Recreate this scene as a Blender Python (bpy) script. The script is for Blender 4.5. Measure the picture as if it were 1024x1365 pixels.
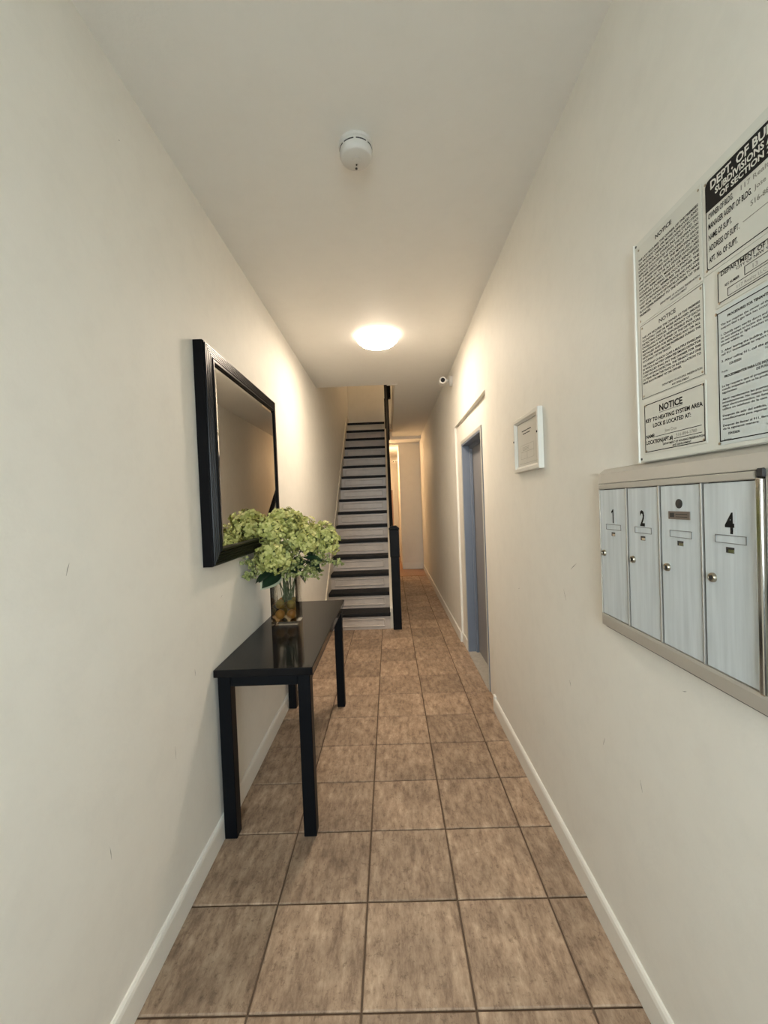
import bpy, bmesh, math, random
from mathutils import Vector, Matrix
random.seed(7)
for o in list(bpy.data.objects): bpy.data.objects.remove(o)
scene = bpy.context.scene
C = scene.collection

# ------------------------------------------------------------------ camera
CAM_H = 1.456; F_PX = 551.09
YAW, PITCH, ROLL = 0.0142, -0.0197, 0.0393
def cam_rot(yaw, pitch, roll):
    return (Matrix.Rotation(yaw, 3, 'Z') @ Matrix.Rotation(pitch, 3, 'X') @ Matrix.Rotation(roll, 3, 'Y'))
R3 = cam_rot(YAW, PITCH, ROLL)
cd = bpy.data.cameras.new('camera'); cam = bpy.data.objects.new('camera', cd); C.objects.link(cam)
cd.sensor_fit = 'HORIZONTAL'; cd.sensor_width = 36.0; cd.lens = F_PX / 1024 * 36.0
cd.clip_start = 0.02; cd.clip_end = 200
right, fwd, up = R3.col[0], R3.col[1], R3.col[2]
cam.matrix_world = Matrix(((right.x, up.x, -fwd.x, 0), (right.y, up.y, -fwd.y, 0), (right.z, up.z, -fwd.z, CAM_H), (0, 0, 0, 1)))
scene.camera = cam

# ------------------------------------------------------------------ light
SKY_COL = (0.87, 0.97, 1.0); SKY_STRENGTH = 24.5
LAMP_COL = (1.0, 0.825, 0.64); LAMP_STRENGTH = 168.0
scene.view_settings.view_transform = 'Standard'
scene.view_settings.look = 'None'
scene.view_settings.exposure = 0.04
scene.view_settings.gamma = 1.0
scene.view_settings.use_curve_mapping = False
w = bpy.data.worlds.new('world'); scene.world = w; w.use_nodes = True
bg = w.node_tree.nodes['Background']; bg.inputs[0].default_value = (*SKY_COL, 1); bg.inputs[1].default_value = SKY_STRENGTH
def portal(loc, rot, sx, sy):
    l = bpy.data.lights.new('daylight_portal', 'AREA'); l.shape = 'RECTANGLE'; l.size = sx; l.size_y = sy
    l.cycles.is_portal = True
    o = bpy.data.objects.new('daylight_portal', l); C.objects.link(o); o.location = loc; o.rotation_euler = rot
portal((0, -1.62, 1.28), (math.pi / 2, 0, 0), 1.3, 2.5)
def bulb(name, loc, power, col, r=.08):
    l = bpy.data.lights.new(name, 'POINT'); l.energy = power; l.color = col; l.shadow_soft_size = r
    o = bpy.data.objects.new(name, l); C.objects.link(o); o.location = loc
bulb('passage_bulb', (-.38, 9.45, 2.5), 52, (1, .64, .34))
bulb('upstairs_bulb', (.42, 7.5, 5.1), 20, (1, .70, .42), .12)

# ------------------------------------------------------------------ materials
def nodes(name):
    m = bpy.data.materials.new(name); m.use_nodes = True
    nt = m.node_tree; b = nt.nodes['Principled BSDF']
    return m, nt, b
def N(nt, t, **k):
    n = nt.nodes.new(t)
    for a, v in k.items(): setattr(n, a, v)
    return n
def simple(name, col, rough=.5, metal=0.0, spec=.5, bump=0, bscale=60, var=0.0, vscale=8):
    m, nt, b = nodes(name)
    b.inputs['Base Color'].default_value = (*col, 1); b.inputs['Roughness'].default_value = rough
    b.inputs['Metallic'].default_value = metal; b.inputs['Specular IOR Level'].default_value = spec
    tc = N(nt, 'ShaderNodeTexCoord')
    if var > 0:
        n = N(nt, 'ShaderNodeTexNoise'); n.inputs['Scale'].default_value = vscale; n.inputs['Detail'].default_value = 5
        nt.links.new(tc.outputs['Object'], n.inputs['Vector'])
        mx = N(nt, 'ShaderNodeMixRGB', blend_type='MIX')
        mx.inputs[1].default_value = (*[c * (1 - var) for c in col], 1); mx.inputs[2].default_value = (*[min(1, c * (1 + var)) for c in col], 1)
        nt.links.new(n.outputs['Fac'], mx.inputs[0]); nt.links.new(mx.outputs[0], b.inputs['Base Color'])
    if bump > 0:
        n = N(nt, 'ShaderNodeTexNoise'); n.inputs['Scale'].default_value = bscale; n.inputs['Detail'].default_value = 4
        nt.links.new(tc.outputs['Object'], n.inputs['Vector'])
        bp = N(nt, 'ShaderNodeBump'); bp.inputs['Strength'].default_value = bump; bp.inputs['Distance'].default_value = .01
        nt.links.new(n.outputs['Fac'], bp.inputs['Height']); nt.links.new(bp.outputs[0], b.inputs['Normal'])
    return m
def plaster(name, col, grime):
    m, nt, b = nodes(name)
    tc = N(nt, 'ShaderNodeTexCoord')
    n1 = N(nt, 'ShaderNodeTexNoise'); n1.inputs['Scale'].default_value = 1.6; n1.inputs['Detail'].default_value = 6; n1.inputs['Roughness'].default_value = .6
    n2 = N(nt, 'ShaderNodeTexNoise'); n2.inputs['Scale'].default_value = 9; n2.inputs['Detail'].default_value = 8; n2.inputs['Roughness'].default_value = .7
    for n in (n1, n2): nt.links.new(tc.outputs['Object'], n.inputs['Vector'])
    r = N(nt, 'ShaderNodeValToRGB'); r.color_ramp.elements[0].position = .22; r.color_ramp.elements[1].position = .55
    r.color_ramp.elements[0].color = (*[c * (1 - grime) for c in col], 1); r.color_ramp.elements[1].color = (*col, 1)
    nt.links.new(n2.outputs['Fac'], r.inputs[0]); nt.links.new(r.outputs[0], b.inputs['Base Color'])
    b.inputs['Roughness'].default_value = .62; b.inputs['Specular IOR Level'].default_value = .3
    n3 = N(nt, 'ShaderNodeTexNoise'); n3.inputs['Scale'].default_value = 140; n3.inputs['Detail'].default_value = 3
    nt.links.new(tc.outputs['Object'], n3.inputs['Vector'])
    b1 = N(nt, 'ShaderNodeBump'); b1.inputs['Strength'].default_value = .25; b1.inputs['Distance'].default_value = .03
    b2 = N(nt, 'ShaderNodeBump'); b2.inputs['Strength'].default_value = .05; b2.inputs['Distance'].default_value = .004
    nt.links.new(n1.outputs['Fac'], b1.inputs['Height']); nt.links.new(n3.outputs['Fac'], b2.inputs['Height'])
    nt.links.new(b1.outputs[0], b2.inputs['Normal']); nt.links.new(b2.outputs[0], b.inputs['Normal'])
    return m
M = {}
M['wall'] = plaster('cream_wall_paint', (.80, .775, .712), .05)
M['ceil'] = plaster('ceiling_paint', (.84, .825, .785), .03)
M['base'] = simple('baseboard_gloss_paint', (.81, .79, .73), .32, bump=.1, bscale=25)
M['skirt'] = simple('cream_stair_paint', (.66, .60, .50), .4, bump=.15, bscale=30, var=.06)
def tile_mat():
    m, nt, b = nodes('brown_ceramic_tile')
    tc = N(nt, 'ShaderNodeTexCoord'); oi = N(nt, 'ShaderNodeObjectInfo')
    ad = N(nt, 'ShaderNodeVectorMath', operation='ADD'); ml = N(nt, 'ShaderNodeMath', operation='MULTIPLY'); ml.inputs[1].default_value = 37
    cb = N(nt, 'ShaderNodeCombineXYZ')
    nt.links.new(oi.outputs['Random'], ml.inputs[0])
    for i in range(3): nt.links.new(ml.outputs[0], cb.inputs[i])
    nt.links.new(tc.outputs['Object'], ad.inputs[0]); nt.links.new(cb.outputs[0], ad.inputs[1])
    mp = N(nt, 'ShaderNodeMapping'); mp.inputs['Scale'].default_value = (34, 11, 8); nt.links.new(ad.outputs[0], mp.inputs[0])
    n1 = N(nt, 'ShaderNodeTexNoise'); n1.inputs['Scale'].default_value = 1; n1.inputs['Detail'].default_value = 9; n1.inputs['Roughness'].default_value = .72
    nt.links.new(mp.outputs[0], n1.inputs['Vector'])
    n2 = N(nt, 'ShaderNodeTexNoise'); n2.inputs['Scale'].default_value = 5.5; n2.inputs['Detail'].default_value = 7; n2.inputs['Roughness'].default_value = .65
    nt.links.new(ad.outputs[0], n2.inputs['Vector'])
    r1 = N(nt, 'ShaderNodeValToRGB'); e = r1.color_ramp.elements
    e[0].position = .30; e[0].color = (.17, .112, .078, 1); e[1].position = .68; e[1].color = (.52, .40, .295, 1)
    x = e.new(.5); x.color = (.365, .262, .186, 1)
    nt.links.new(n1.outputs['Fac'], r1.inputs[0])
    r2 = N(nt, 'ShaderNodeValToRGB'); e = r2.color_ramp.elements
    e[0].position = .3; e[0].color = (.72, .69, .66, 1); e[1].position = .62; e[1].color = (1.10, 1.07, 1.03, 1)
    nt.links.new(n2.outputs['Fac'], r2.inputs[0])
    mu = N(nt, 'ShaderNodeMixRGB', blend_type='MULTIPLY'); mu.inputs[0].default_value = 1
    nt.links.new(r1.outputs[0], mu.inputs[1]); nt.links.new(r2.outputs[0], mu.inputs[2])
    # dark pits
    n3 = N(nt, 'ShaderNodeTexNoise'); n3.inputs['Scale'].default_value = 48; n3.inputs['Detail'].default_value = 9; n3.inputs['Roughness'].default_value = .75
    nt.links.new(ad.outputs[0], n3.inputs['Vector'])
    r3 = N(nt, 'ShaderNodeValToRGB'); e = r3.color_ramp.elements
    e[0].position = .36; e[0].color = (.42, .39, .37, 1); e[1].position = .455; e[1].color = (1, 1, 1, 1)
    nt.links.new(n3.outputs['Fac'], r3.inputs[0])
    m2 = N(nt, 'ShaderNodeMixRGB', blend_type='MULTIPLY'); m2.inputs[0].default_value = .6
    nt.links.new(mu.outputs[0], m2.inputs[1]); nt.links.new(r3.outputs[0], m2.inputs[2])
    hv = N(nt, 'ShaderNodeHueSaturation'); mr = N(nt, 'ShaderNodeMapRange'); mr.inputs['To Min'].default_value = .82; mr.inputs['To Max'].default_value = 1.12
    nt.links.new(oi.outputs['Random'], mr.inputs[0]); nt.links.new(mr.outputs[0], hv.inputs['Value']); nt.links.new(m2.outputs[0], hv.inputs['Color'])
    nt.links.new(hv.outputs[0], b.inputs['Base Color'])
    b.inputs['Roughness'].default_value = .5; b.inputs['Specular IOR Level'].default_value = .35
    bp = N(nt, 'ShaderNodeBump'); bp.inputs['Strength'].default_value = .35; bp.inputs['Distance'].default_value = .003
    nt.links.new(n1.outputs['Fac'], bp.inputs['Height']); nt.links.new(bp.outputs[0], b.inputs['Normal'])
    return m
M['tile'] = tile_mat()
M['grout'] = simple('brown_grout', (.13, .085, .055), .9, var=.2, vscale=40)
M['wood'] = simple('orange_wood_floor', (.26, .135, .06), .4, var=.25, vscale=14)
M['black'] = simple('black_paint', (.003, .0035, .005), .5, spec=.15, bump=.15, bscale=40)
M['tread'] = simple('black_tread_paint', (.008, .0075, .0078), .55, spec=.2, bump=.3, bscale=50, var=.3, vscale=20)
M['lacquer'] = simple('black_lacquer', (.006, .006, .007), .09, spec=.2)
M['lacquer_leg'] = simple('black_satin_lacquer', (.003, .004, .006), .42, spec=.14)
M['mframe'] = simple('black_mirror_frame', (.004, .004, .005), .3, spec=.12)
M['riser'] = simple('worn_grey_riser_paint', (.50, .435, .385), .35, bump=.35, bscale=18, var=.16, vscale=12)
M['steel'] = simple('blue_grey_door_frame', (.175, .205, .265), .42, bump=.05, bscale=60, var=.08)
M['leaf_steel'] = simple('grey_door_leaf', (.23, .225, .23), .42, bump=.05, bscale=60)
M['facing'] = simple('pale_frame_facing', (.50, .49, .45), .35)
M['stone'] = simple('marble_threshold', (.40, .37, .32), .5, var=.25, vscale=30)
M['white'] = simple('white_plastic', (.66, .645, .61), .4)
M['whitew'] = simple('white_painted_frame', (.76, .74, .68), .35)
M['dark'] = simple('dark_slot', (.03, .03, .03), .6)
M['board'] = simple('white_enamel_board', (.70, .70, .64), .4, var=.05, vscale=20)
M['paper'] = simple('printed_notice_sheet', (.66, .66, .60), .5, var=.03)
M['papercool'] = simple('laminated_notice_sheet', (.62, .67, .66), .3)
M['cert'] = simple('certificate_paper', (.62, .60, .54), .5)
M['ink'] = simple('black_ink', (.006, .006, .007), .6, spec=.2)
M['print'] = simple('small_print_ink', (.035, .035, .037), .6, spec=.2)
M['plate'] = simple('tarnished_plate', (.20, .165, .14), .45, .3)
M['holder_shade'] = simple('shadow_toned_holder_edge', (.19, .19, .19), .5)  # mid grey puts the shadow of the card slots into the edge colour
M['fade'] = simple('faded_grey_type', (.26, .25, .22), .6)
M['chrome'] = simple('chrome', (.62, .60, .56), .15, 1.0)
M['brass'] = simple('worn_nickel', (.42, .37, .29), .3, 1.0)
M['bezel'] = simple('painted_mailbox_bezel', (.47, .435, .38), .45, bump=.1, bscale=40, var=.05)
M['alu'] = simple('brushed_aluminium_rail', (.55, .53, .50), .35, .8)
def mailbox_mat():
    m, nt, b = nodes('brushed_aluminium_door')
    tc = N(nt, 'ShaderNodeTexCoord'); mp = N(nt, 'ShaderNodeMapping'); mp.inputs['Scale'].default_value = (60, 60, 4)
    nt.links.new(tc.outputs['Object'], mp.inputs[0])
    n = N(nt, 'ShaderNodeTexNoise'); n.inputs['Scale'].default_value = 1; n.inputs['Detail'].default_value = 6; nt.links.new(mp.outputs[0], n.inputs['Vector'])
    r = N(nt, 'ShaderNodeValToRGB'); e = r.color_ramp.elements
    e[0].position = .3; e[0].color = (.54, .59, .62, 1); e[1].position = .7; e[1].color = (.68, .735, .77, 1)
    nt.links.new(n.outputs['Fac'], r.inputs[0]); nt.links.new(r.outputs[0], b.inputs['Base Color'])
    b.inputs['Metallic'].default_value = .1; b.inputs['Roughness'].default_value = .45
    bp = N(nt, 'ShaderNodeBump'); bp.inputs['Strength'].default_value = .08; bp.inputs['Distance'].default_value = .002
    nt.links.new(n.outputs['Fac'], bp.inputs['Height']); nt.links.new(bp.outputs[0], b.inputs['Normal'])
    return m
M['mail'] = mailbox_mat()
def emit(name, col, s):
    m, nt, b = nodes(name)
    b.inputs['Base Color'].default_value = (.9, .88, .82, 1); b.inputs['Roughness'].default_value = .3
    b.inputs['Emission Color'].default_value = (*col, 1); b.inputs['Emission Strength'].default_value = s
    return m
M['lamp'] = emit('lit_frosted_glass', LAMP_COL, LAMP_STRENGTH)
M['lamprim'] = emit('lit_frosted_rim', LAMP_COL, LAMP_STRENGTH * .05)
M['mirror'] = simple('mirror_silvering', (.72, .71, .68), .015, 1.0)
def glass(name, tint, f0=.06):
    m = bpy.data.materials.new(name); m.use_nodes = True; nt = m.node_tree
    for n in list(nt.nodes): nt.nodes.remove(n)
    out = N(nt, 'ShaderNodeOutputMaterial'); mx = N(nt, 'ShaderNodeMixShader'); t = N(nt, 'ShaderNodeBsdfTransparent'); g = N(nt, 'ShaderNodeBsdfGlossy')
    fr = N(nt, 'ShaderNodeFresnel'); fr.inputs['IOR'].default_value = 1.45
    t.inputs[0].default_value = (*tint, 1); g.inputs['Roughness'].default_value = .02
    nt.links.new(fr.outputs[0], mx.inputs[0]); nt.links.new(t.outputs[0], mx.inputs[1]); nt.links.new(g.outputs[0], mx.inputs[2]); nt.links.new(mx.outputs[0], out.inputs[0])
    return m
M['glass'] = glass('clear_vase_glass', (.96, .97, .96))
M['pane'] = glass('entrance_glass', (.97, .98, .98))
M['water'] = glass('amber_vase_water', (.86, .77, .62))
def island_mat(name, c0, c1, rough=.55, trans=.25):
    m, nt, b = nodes(name)
    g = N(nt, 'ShaderNodeNewGeometry'); r = N(nt, 'ShaderNodeValToRGB'); e = r.color_ramp.elements
    e[0].color = (*c0, 1); e[1].color = (*c1, 1)
    nt.links.new(g.outputs['Random Per Island'], r.inputs[0]); nt.links.new(r.outputs[0], b.inputs['Base Color'])
    b.inputs['Roughness'].default_value = rough; b.inputs['Specular IOR Level'].default_value = .3
    b.inputs['Transmission Weight'].default_value = 0
    return m
M['petal'] = island_mat('pale_green_petal', (.26, .28, .06), (.66, .645, .25))
M['sprig'] = island_mat('small_green_bud', (.16, .20, .055), (.46, .48, .20))
M['leafg'] = simple('dark_green_leaf', (.020, .045, .022), .3, var=.3, vscale=30)
M['leafe'] = simple('cream_leaf_edge', (.55, .58, .42), .5)
M['stem'] = simple('green_stem', (.05, .08, .025), .5)
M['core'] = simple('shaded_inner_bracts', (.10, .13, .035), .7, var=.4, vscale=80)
def fruit_mat():
    m, nt, b = nodes('citrus_skin')
    oi = N(nt, 'ShaderNodeObjectInfo'); r = N(nt, 'ShaderNodeValToRGB'); e = r.color_ramp.elements
    e[0].color = (.17, .13, .025, 1); e[1].color = (.46, .18, .025, 1); x = e.new(.5); x.color = (.36, .20, .03, 1)
    nt.links.new(oi.outputs['Random'], r.inputs[0]); nt.links.new(r.outputs[0], b.inputs['Base Color'])
    b.inputs['Roughness'].default_value = .4
    return m
M['fruit'] = fruit_mat()
M['pinkdoor'] = simple('faded_pink_door', (.40, .26, .22), .5)
M['concrete'] = simple('sidewalk_concrete', (.35, .34, .32), .9, var=.15)
M['scuff'] = simple('grey_scuff', (.33, .31, .28), .8)
M['camblk'] = simple('camera_lens', (.01, .01, .012), .1)

# ------------------------------------------------------------------ helpers
def BM(): return bmesh.new()
def box(bm, x0, x1, y0, y1, z0, z1, bev=0.0, seg=1):
    x0, x1 = sorted((x0, x1)); y0, y1 = sorted((y0, y1)); z0, z1 = sorted((z0, z1))
    r = bmesh.ops.create_cube(bm, size=1)
    vs = r['verts']
    for v in vs:
        v.co = Vector((x0 if v.co.x < 0 else x1, y0 if v.co.y < 0 else y1, z0 if v.co.z < 0 else z1))
    if bev > 0:
        es = list({e for v in vs for e in v.link_edges})
        bmesh.ops.bevel(bm, geom=es, offset=bev, segments=seg, affect='EDGES', profile=.5)
    return bm
def prism(bm, pts, axis, a, b):
    """polygon pts (2D) extruded along axis from a to b. axis x: pts=(y,z); y: (x,z); z: (x,y)"""
    def mk(p, t): return {'x': (t, p[0], p[1]), 'y': (p[0], t, p[1]), 'z': (p[0], p[1], t)}[axis]
    v0 = [bm.verts.new(mk(p, a)) for p in pts]; v1 = [bm.verts.new(mk(p, b)) for p in pts]
    n = len(pts)
    fs = [bm.faces.new(v0), bm.faces.new(list(reversed(v1)))]
    for i in range(n): fs.append(bm.faces.new((v0[i], v0[(i + 1) % n], v1[(i + 1) % n], v1[i])))
    bmesh.ops.recalc_face_normals(bm, faces=fs)
    return bm
def lathe(bm, prof, center, axis='z', seg=32, cap=True):
    """prof: list of (r, h) along axis from center"""
    cx, cy, cz = center; rings = []
    for r, h in prof:
        ring = []
        if r < 1e-6:
            p = {'z': (cx, cy, cz + h), 'x': (cx + h, cy, cz), 'y': (cx, cy + h, cz)}[axis]
            ring = [bm.verts.new(p)]
        else:
            for i in range(seg):
                a = 2 * math.pi * i / seg; u, v = r * math.cos(a), r * math.sin(a)
                p = {'z': (cx + u, cy + v, cz + h), 'x': (cx + h, cy + u, cz + v), 'y': (cx + u, cy + h, cz + v)}[axis]
                ring.append(bm.verts.new(p))
        rings.append(ring)
    fs = []
    for A, B in zip(rings, rings[1:]):
        if len(A) == 1 and len(B) == 1: continue
        for i in range(seg):
            j = (i + 1) % seg
            if len(A) == 1: fs.append(bm.faces.new((A[0], B[j], B[i])))
            elif len(B) == 1: fs.append(bm.faces.new((A[i], A[j], B[0])))
            else: fs.append(bm.faces.new((A[i], A[j], B[j], B[i])))
    if cap:
        for ring in (rings[0], rings[-1]):
            if len(ring) > 2: fs.append(bm.faces.new(ring))
    bmesh.ops.recalc_face_normals(bm, faces=fs)
    return bm
def tube(bm, pts, r, seg=8):
    pts = [Vector(p) for p in pts]; rings = []
    for i, p in enumerate(pts):
        d = (pts[min(i + 1, len(pts) - 1)] - pts[max(i - 1, 0)]).normalized()
        a = d.cross(Vector((0, 0, 1)) if abs(d.z) < .9 else Vector((1, 0, 0))).normalized(); b = d.cross(a)
        rr = r[i] if isinstance(r, (list, tuple)) else r
        rings.append([bm.verts.new(p + a * rr * math.cos(2 * math.pi * k / seg) + b * rr * math.sin(2 * math.pi * k / seg)) for k in range(seg)])
    fs = []
    for A, B in zip(rings, rings[1:]):
        for k in range(seg): fs.append(bm.faces.new((A[k], A[(k + 1) % seg], B[(k + 1) % seg], B[k])))
    fs.append(bm.faces.new(rings[0])); fs.append(bm.faces.new(rings[-1]))
    bmesh.ops.recalc_face_normals(bm, faces=fs)
    return bm
def root_of(o):
    while o.parent: o = o.parent
    return o
def obj(name, bm, mat, parent=None, base=None, smooth=False, label=None):
    """one mesh object; verts are given in world coordinates"""
    me = bpy.data.meshes.new(name)
    off = Vector(root_of(parent).location) if parent else (Vector(base) if base else Vector((0, 0, 0)))
    bmesh.ops.translate(bm, verts=bm.verts, vec=-off)
    if smooth:
        for f in bm.faces: f.smooth = True
    bm.to_mesh(me); bm.free()
    if smooth:
        try: me.set_sharp_from_angle(angle=math.radians(40))
        except Exception: pass
    me.materials.append(M[mat])
    o = bpy.data.objects.new(name, me); C.objects.link(o)
    if parent: o.parent = parent
    else: o.location = off
    if label: o['label'] = label
    return o
def tag(o, label, cat, group=None):
    o['label'] = label; o['category'] = cat
    if group: o['group'] = group
    return o
def thing(name, label, cat, loc, group=None):
    o = bpy.data.objects.new(name, None); C.objects.link(o); o.location = loc; o.empty_display_size = .05
    return tag(o, label, cat, group)
def struct(name, bm, mat, smooth=False):
    o = obj(name, bm, mat, smooth=smooth); o['kind'] = 'structure'; return o
def sroot(name, loc):
    o = bpy.data.objects.new(name, None); C.objects.link(o); o.location = loc; o['kind'] = 'structure'; return o

# ------------------------------------------------------------------ setting
XL, XR = -.800, .676            # wall planes near the viewer
XF = .694                       # right wall beyond the door
ZC = 2.836; Z2 = 3.104; YF = -1.6; YB = 9.09; YOPEN = 4.83; YUP = 8.75; XO = .115

bm = BM(); box(bm, XL - .12, .95, YF - .2, 8.2, -.12, -.006)
floor = struct('floor', bm, 'grout')
TX, TY, T = -.1379, 1.1569, .33
def tile_mesh(x0, x1, y0, y1):
    g = .0035; bm = BM(); x0 += g; x1 -= g; y0 += g; y1 -= g
    cx, cy = (x0 + x1) / 2, (y0 + y1) / 2; hx, hy = (x1 - x0) / 2, (y1 - y0) / 2; c = .003
    lo = [bm.verts.new((sx * hx, sy * hy, -.008)) for sx, sy in ((-1, -1), (1, -1), (1, 1), (-1, 1))]
    mi = [bm.verts.new((sx * hx, sy * hy, -.0022)) for sx, sy in ((-1, -1), (1, -1), (1, 1), (-1, 1))]
    tp = [bm.verts.new((sx * (hx - c), sy * (hy - c), 0)) for sx, sy in ((-1, -1), (1, -1), (1, 1), (-1, 1))]
    for A, B in ((lo, mi), (mi, tp)):
        for i in range(4): bm.faces.new((A[i], A[(i + 1) % 4], B[(i + 1) % 4], B[i]))
    bm.faces.new(tp)
    me = bpy.data.meshes.new('tile'); bm.to_mesh(me); bm.free(); me.materials.append(M['tile'])
    return me, (cx, cy)
cache = {}
xs = [TX - 2 * T, TX - T, TX, TX + T, TX + 2 * T, .722]
for c in range(5):
    for r in range(-9, 22):
        y0 = TY + r * T; y1 = y0 + T
        if y1 > 8.2: y1 = 8.2
        if y1 - y0 < .08 or y0 < YF - .15: continue
        if c < 2 and y0 > 4.85: continue
        k = (c == 4, round(y1 - y0, 3))
        if k not in cache: cache[k] = tile_mesh(xs[c], xs[c + 1], y0, y1)[0]
        o = bpy.data.objects.new('tile', cache[k]); C.objects.link(o); o.parent = floor
        o.location = ((xs[c] + xs[c + 1]) / 2, (y0 + y1) / 2, random.uniform(-.0008, .0004))
        if random.random() < .5: o.rotation_euler.z = math.pi
# wood floor of the rear passage, boards across
bm = BM(); box(bm, XL - .12, .95, 8.2, 11.8, -.12, -.008)
wf = struct('floor_passage', bm, 'wood')
for i in range(9):
    y0 = 8.205 + i * .1; bm = BM(); box(bm, -.04, .71, y0, y0 + .097, -.008, .003, .002); obj('floor_board', bm, 'wood', wf)

# left wall (runs up the stairwell)
bm = BM(); box(bm, XL - .12, XL, YF - .2, 11.8, -.1, 5.7)
wl = struct('wall_left', bm, 'wall')
# right wall: near run, recess round the door, far run
bm = BM()
box(bm, XR, .95, YF - .2, 2.83, -.1, ZC + .1)
prism(bm, [(XR, 2.83), (.95, 2.83), (.95, 4.25), (XF, 4.25)], 'z', 2.205, ZC + .1)
prism(bm, [(XF, 4.25), (.95, 4.25), (.95, 9.3), (.700, 9.3)], 'z', -.1, ZC + .1)
box(bm, .713, .95, 2.83, 3.12, -.1, 2.205)
box(bm, .713, .95, 3.99, 4.25, -.1, 2.205)
box(bm, .713, .95, 3.12, 3.99, 2.02, 2.205)
box(bm, .86, .95, 3.12, 3.99, -.1, 2.02)
wr = struct('wall_right', bm, 'wall')
# rear wall with opening into the passage
bm = BM(); box(bm, .24, .95, YB, 11.8, -.1, ZC + .1); box(bm, XL, .24, YB, YB + .1, 2.735, ZC + .1)
we = struct('wall_rear', bm, 'wall')
bm = BM(); box(bm, XL, .24, 11.5, 11.7, -.1, 3.0); struct('wall_passage_end', bm, 'wall')
# upper hall
bm = BM(); box(bm, XL, .95, YUP, YUP + .12, Z2 - .02, 5.7); struct('wall_upper_rear', bm, 'wall')
bm = BM(); box(bm, .75, .95, 2.5, YUP, Z2, 5.7); struct('wall_upper_right', bm, 'wall')
bm = BM(); box(bm, XL, .95, 2.4, 2.5, Z2, 5.7); struct('wall_upper_front', bm, 'wall')
# ceiling: front part, strip beside the stairwell, dropped soffit at the end
bm = BM()
box(bm, XL, .75, YF - .2, YOPEN, ZC, Z2)
box(bm, XO, .75, YOPEN, 8.58, ZC, Z2)
box(bm, XL, .75, 8.58, YB + .02, 2.775, Z2)
box(bm, XL, .24, YB + .1, 11.6, 2.72, Z2)
struct('ceiling', bm, 'ceil')
bm = BM(); box(bm, XL - .12, .95, 2.4, YUP + .12, 5.5, 5.7); struct('ceiling_upper', bm, 'ceil')
# white lip at the corner of the stairwell opening, and casing along its side
bm = BM(); box(bm, .02, XO + .03, YOPEN - .015, YOPEN + .012, ZC - .008, ZC + .02, .003); struct('trim_1', bm, 'whitew')
bm = BM(); box(bm, XO - .014, XO, YOPEN + .012, 8.575, ZC + .006, Z2, .002); struct('trim_2', bm, 'skirt')
# side wall closing the space under the stairs
RISE, RUN, Y0 = .194, .237, 4.762
def sz(y): return (y - Y0) / RUN * RISE
bm = BM(); prism(bm, [(4.85, 0), (8.45, 0), (8.45, 2.8), (8.2, sz(8.2) - .12), (4.85 + .15, sz(5.0) - .12)], 'x', -.05, -.012)
struct('wall_stair', bm, 'wall')

# baseboards
def baseboard(name, face, y0, y1, sgn, h=.098):
    """profile along y; face = x of visible face, sgn +1 when the wall is at smaller x"""
    bm = BM(); t = .0135
    pts = [(face - sgn * t, 0), (face, 0), (face, h - .018), (face - sgn * .003, h - .006), (face - sgn * .008, h), (face - sgn * t, h)]
    prism(bm, pts, 'y', y0, y1); return struct(name, bm, 'base')
baseboard('baseboard_left', XL + .0135, YF, 4.79, 1)
baseboard('baseboard_right', XR - .0135, YF, 2.80, -1)
bm = BM()
prism(bm, [(XF - .013, 4.25), (.694, 4.25), (.70, YB), (.684, YB)], 'z', 0, .10); struct('baseboard_right_far', bm, 'base')
bm = BM(); box(bm, .700, .713, 3.99, 4.25, 0, .10, .003); struct('baseboard_recess', bm, 'base')
bm = BM(); box(bm, .662, .713, 2.80, 2.843, 0, .115, .006, 2); struct('baseboard_return', bm, 'base')
bm = BM(); box(bm, .24, .69, YB - .014, YB, 0, .135, .004); struct('baseboard_rear', bm, 'base')

# entrance behind the viewer: glazed door in the street wall, pavement outside
bm = BM()
box(bm, XL, -.62, YF - .2, YF, 0, ZC); box(bm, .62, XR, YF - .2, YF, 0, ZC); box(bm, -.62, .62, YF - .2, YF, 2.5, ZC)
struct('wall_front', bm, 'wall')
bm = BM(); box(bm, -6, 6, -14, YF - .2, -.2, -.05); struct('ground_pavement', bm, 'concrete')
d = sroot('door_1', (0, YF - .1, 0))
bm = BM()
for a in ((-.62, -.56, 0, 2.5), (.56, .62, 0, 2.5), (-.56, .56, 2.44, 2.5), (-.56, .56, 2.02, 2.08)): box(bm, a[0], a[1], YF - .16, YF - .06, a[2], a[3], .004)
obj('door_frame', bm, 'black', d)
bm = BM()
for a in ((-.56, -.48, .0, 2.02), (.48, .56, .0, 2.02), (-.48, .48, .0, .98), (-.48, .48, 1.92, 2.02)): box(bm, a[0], a[1], YF - .13, YF - .09, a[2], a[3], .004)  # unseen leaf; solid lower part added to keep daylight off the near floor
lf = obj('door_leaf', bm, 'black', d)
bm = BM(); box(bm, -.48, .48, YF - .112, YF - .108, .98, 1.92); obj('pane', bm, 'pane', lf)
bm = BM(); box(bm, -.56, .56, YF - .112, YF - .108, 2.08, 2.44); obj('transom_pane', bm, 'pane', d)
bm = BM(); tube(bm, [(.42, YF - .09, .9), (.42, YF - .05, .9), (.42, YF - .05, 1.2), (.42, YF - .09, 1.2)], .012); obj('door_handle', bm, 'chrome', d)

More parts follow.
